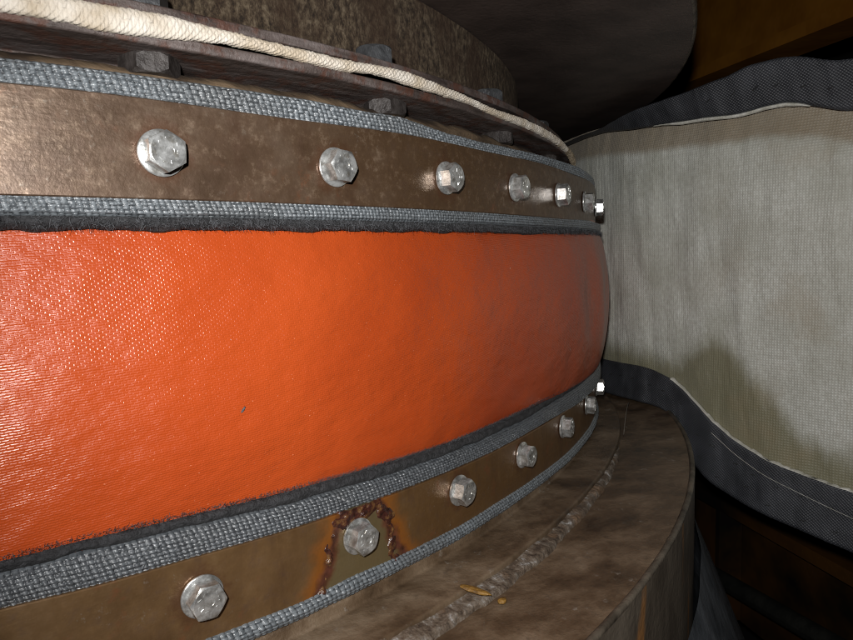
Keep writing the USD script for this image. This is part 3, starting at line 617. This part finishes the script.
def stitch(fn, sc, vc, L, tilt):
    a, b = fn(np.array([sc - L / 2, sc + L / 2]), np.array([vc - tilt, vc + tilt])); d = b - a; ln = np.linalg.norm(d); d /= ln
    n2 = nrm(np.array(sc)); n = np.array([n2[0], n2[1], 0]); n -= d * (n @ d); n /= np.linalg.norm(n)
    m = trimesh.creation.capsule(ln, 0.0007, count=[8, 8]); m.apply_translation([0, 0, -0 * ln])
    m.vertices[:, 2] -= m.vertices[:, 2].mean()
    return place(m, (a + b) / 2, np.cross(d, n) * 1.0, n, d) if False else place(m, (a + b) / 2, n, np.cross(d, n), d)
for k in range(16):
    obj('stitch', stitch(low_f, 0.30 + 0.029 * k + rng.normal(0, 0.002), 0.62 + rng.normal(0, 0.03), 0.006, 0.012), 'thread', hb)
for k in range(12):
    obj('stitch', stitch(low_f, 0.44 + 0.036 * k + rng.normal(0, 0.003), 0.26 + rng.normal(0, 0.04), 0.006, 0.015), 'thread', hb)
for k in range(10):
    obj('stitch', stitch(top_f, 0.49 + 0.030 * k + rng.normal(0, 0.003), 0.45 + rng.normal(0, 0.05), 0.006, 0.03), 'thread', ht)
def tube(pts, r, n=8):
    pts = np.asarray(pts, float); d = np.gradient(pts, axis=0); d /= np.linalg.norm(d, axis=1, keepdims=True)
    ref = np.array([0.13, 0.2, 0.97]); a = np.cross(d, ref); a /= np.linalg.norm(a, axis=1, keepdims=True); b = np.cross(d, a)
    th = np.linspace(0, 2 * PI, n + 1)
    return grid(pts[:, None] + r * (np.cos(th)[None, :, None] * a[:, None] + np.sin(th)[None, :, None] * b[:, None]), np.stack(np.meshgrid(np.arange(len(pts)), th, indexing='ij'), -1))
w = np.linspace(0, 1, 30); base = low_f(0.50 + 0.38 * w, 0.84 - 0.55 * w)
obj('loose_thread', tube(base + np.array([-0.0008, 0, 0]), 0.00028), 'liner', hb, smooth=True)
# thin wire standing off the plate by the far bolts
w = np.linspace(0, 1, 40)[:, None]
wp = polar(1.05, np.array(0.70), np.array(-0.238))[None] * (1 - w) + polar(1.075, np.array(0.86), np.array(-0.236))[None] * w
wp[:, 2] += 0.012 * np.sin(PI * w[:, 0]) ** 0.8
obj('tie_wire', tube(wp, 0.0006), 'wire', smooth=True, label='thin bent tie wire lying on the brown plate near the far bolts', cat='wire')

# ------------------------------------------------------------------ painted steel beyond
def prism_between(a, b, up, side, w, h):
    """a straight bar from a to b, w along side, h along up"""
    a, b, up, side = (np.array(q, float) for q in (a, b, up, side)); P = []
    for o in (a, b): P += [o, o + side * w, o + side * w + up * h, o + up * h]
    f = [(0, 1, 2), (0, 2, 3), (4, 6, 5), (4, 7, 6), (0, 4, 5), (0, 5, 1), (1, 5, 6), (1, 6, 2), (2, 6, 7), (2, 7, 3), (3, 7, 4), (3, 4, 0)]
    m = trimesh.Trimesh(np.array(P), np.array(f), process=False); m.fix_normals(); return m
A, B = np.array([1.945, 0.059, 0.504]), np.array([1.634, -0.644, 0.480]); d = (B - A) / np.linalg.norm(B - A)
side = np.array([d[1], -d[0], 0]); side = side / np.linalg.norm(side); side = side if side[0] > 0 else -side
bm = thing('steel_beam', 'orange painted steel beam slanting behind the dark disc at upper right', 'beam')
a, b = A - d * 1.6, B + d * 1.2
obj('web', prism_between(a + side * 0.012 + (0, 0, 0.034), b + side * 0.012 + (0, 0, 0.034), (0, 0, 1), side, 0.014, 0.75), 'beam', bm)
obj('bottom_flange', prism_between(a - side * 0.03, b - side * 0.03, (0, 0, 1), side, 0.12, 0.033), 'beam', bm)
A2, B2 = np.array([1.498, -0.379, -0.617]), np.array([1.316, -0.815, -0.614]); d2 = (B2 - A2) / np.linalg.norm(B2 - A2); s2 = np.array([-d2[1], d2[0], 0]); s2 = s2 if s2[0] > 0 else -s2
bm2 = thing('steel_beam', 'dark orange steel beam in the dark below the cover hem', 'beam')
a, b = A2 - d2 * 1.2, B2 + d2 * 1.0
obj('top_flange', prism_between(a + (0, 0, -0.03), b + (0, 0, -0.03), (0, 0, 1), s2, 0.16, 0.028), 'beam_dark', bm2)
obj('web', prism_between(a + s2 * 0.07 + (0, 0, -0.33), b + s2 * 0.07 + (0, 0, -0.33), (0, 0, 1), s2, 0.014, 0.298), 'beam_dark', bm2)
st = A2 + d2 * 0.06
obj('stiffener', prism_between(st + s2 * 0.004 + (0, 0, -0.325), st + s2 * 0.004 + d2 * 0.014 + (0, 0, -0.325), (0, 0, 1), s2, 0.064, 0.293), 'beam_dark', bm2)
pa, pb = np.array([1.397, -0.447, -0.742]), np.array([1.264, -0.84, -0.717]); dp = (pb - pa) / np.linalg.norm(pb - pa)
obj('floor_pipe', tube(np.linspace(pa - dp * 1.0, pb + dp * 0.8, 12) + np.array([0, 0, -0.03]), 0.02, 16), 'pipe', smooth=True, label='dull grey pipe crossing the dark gap at lower right', cat='pipe')
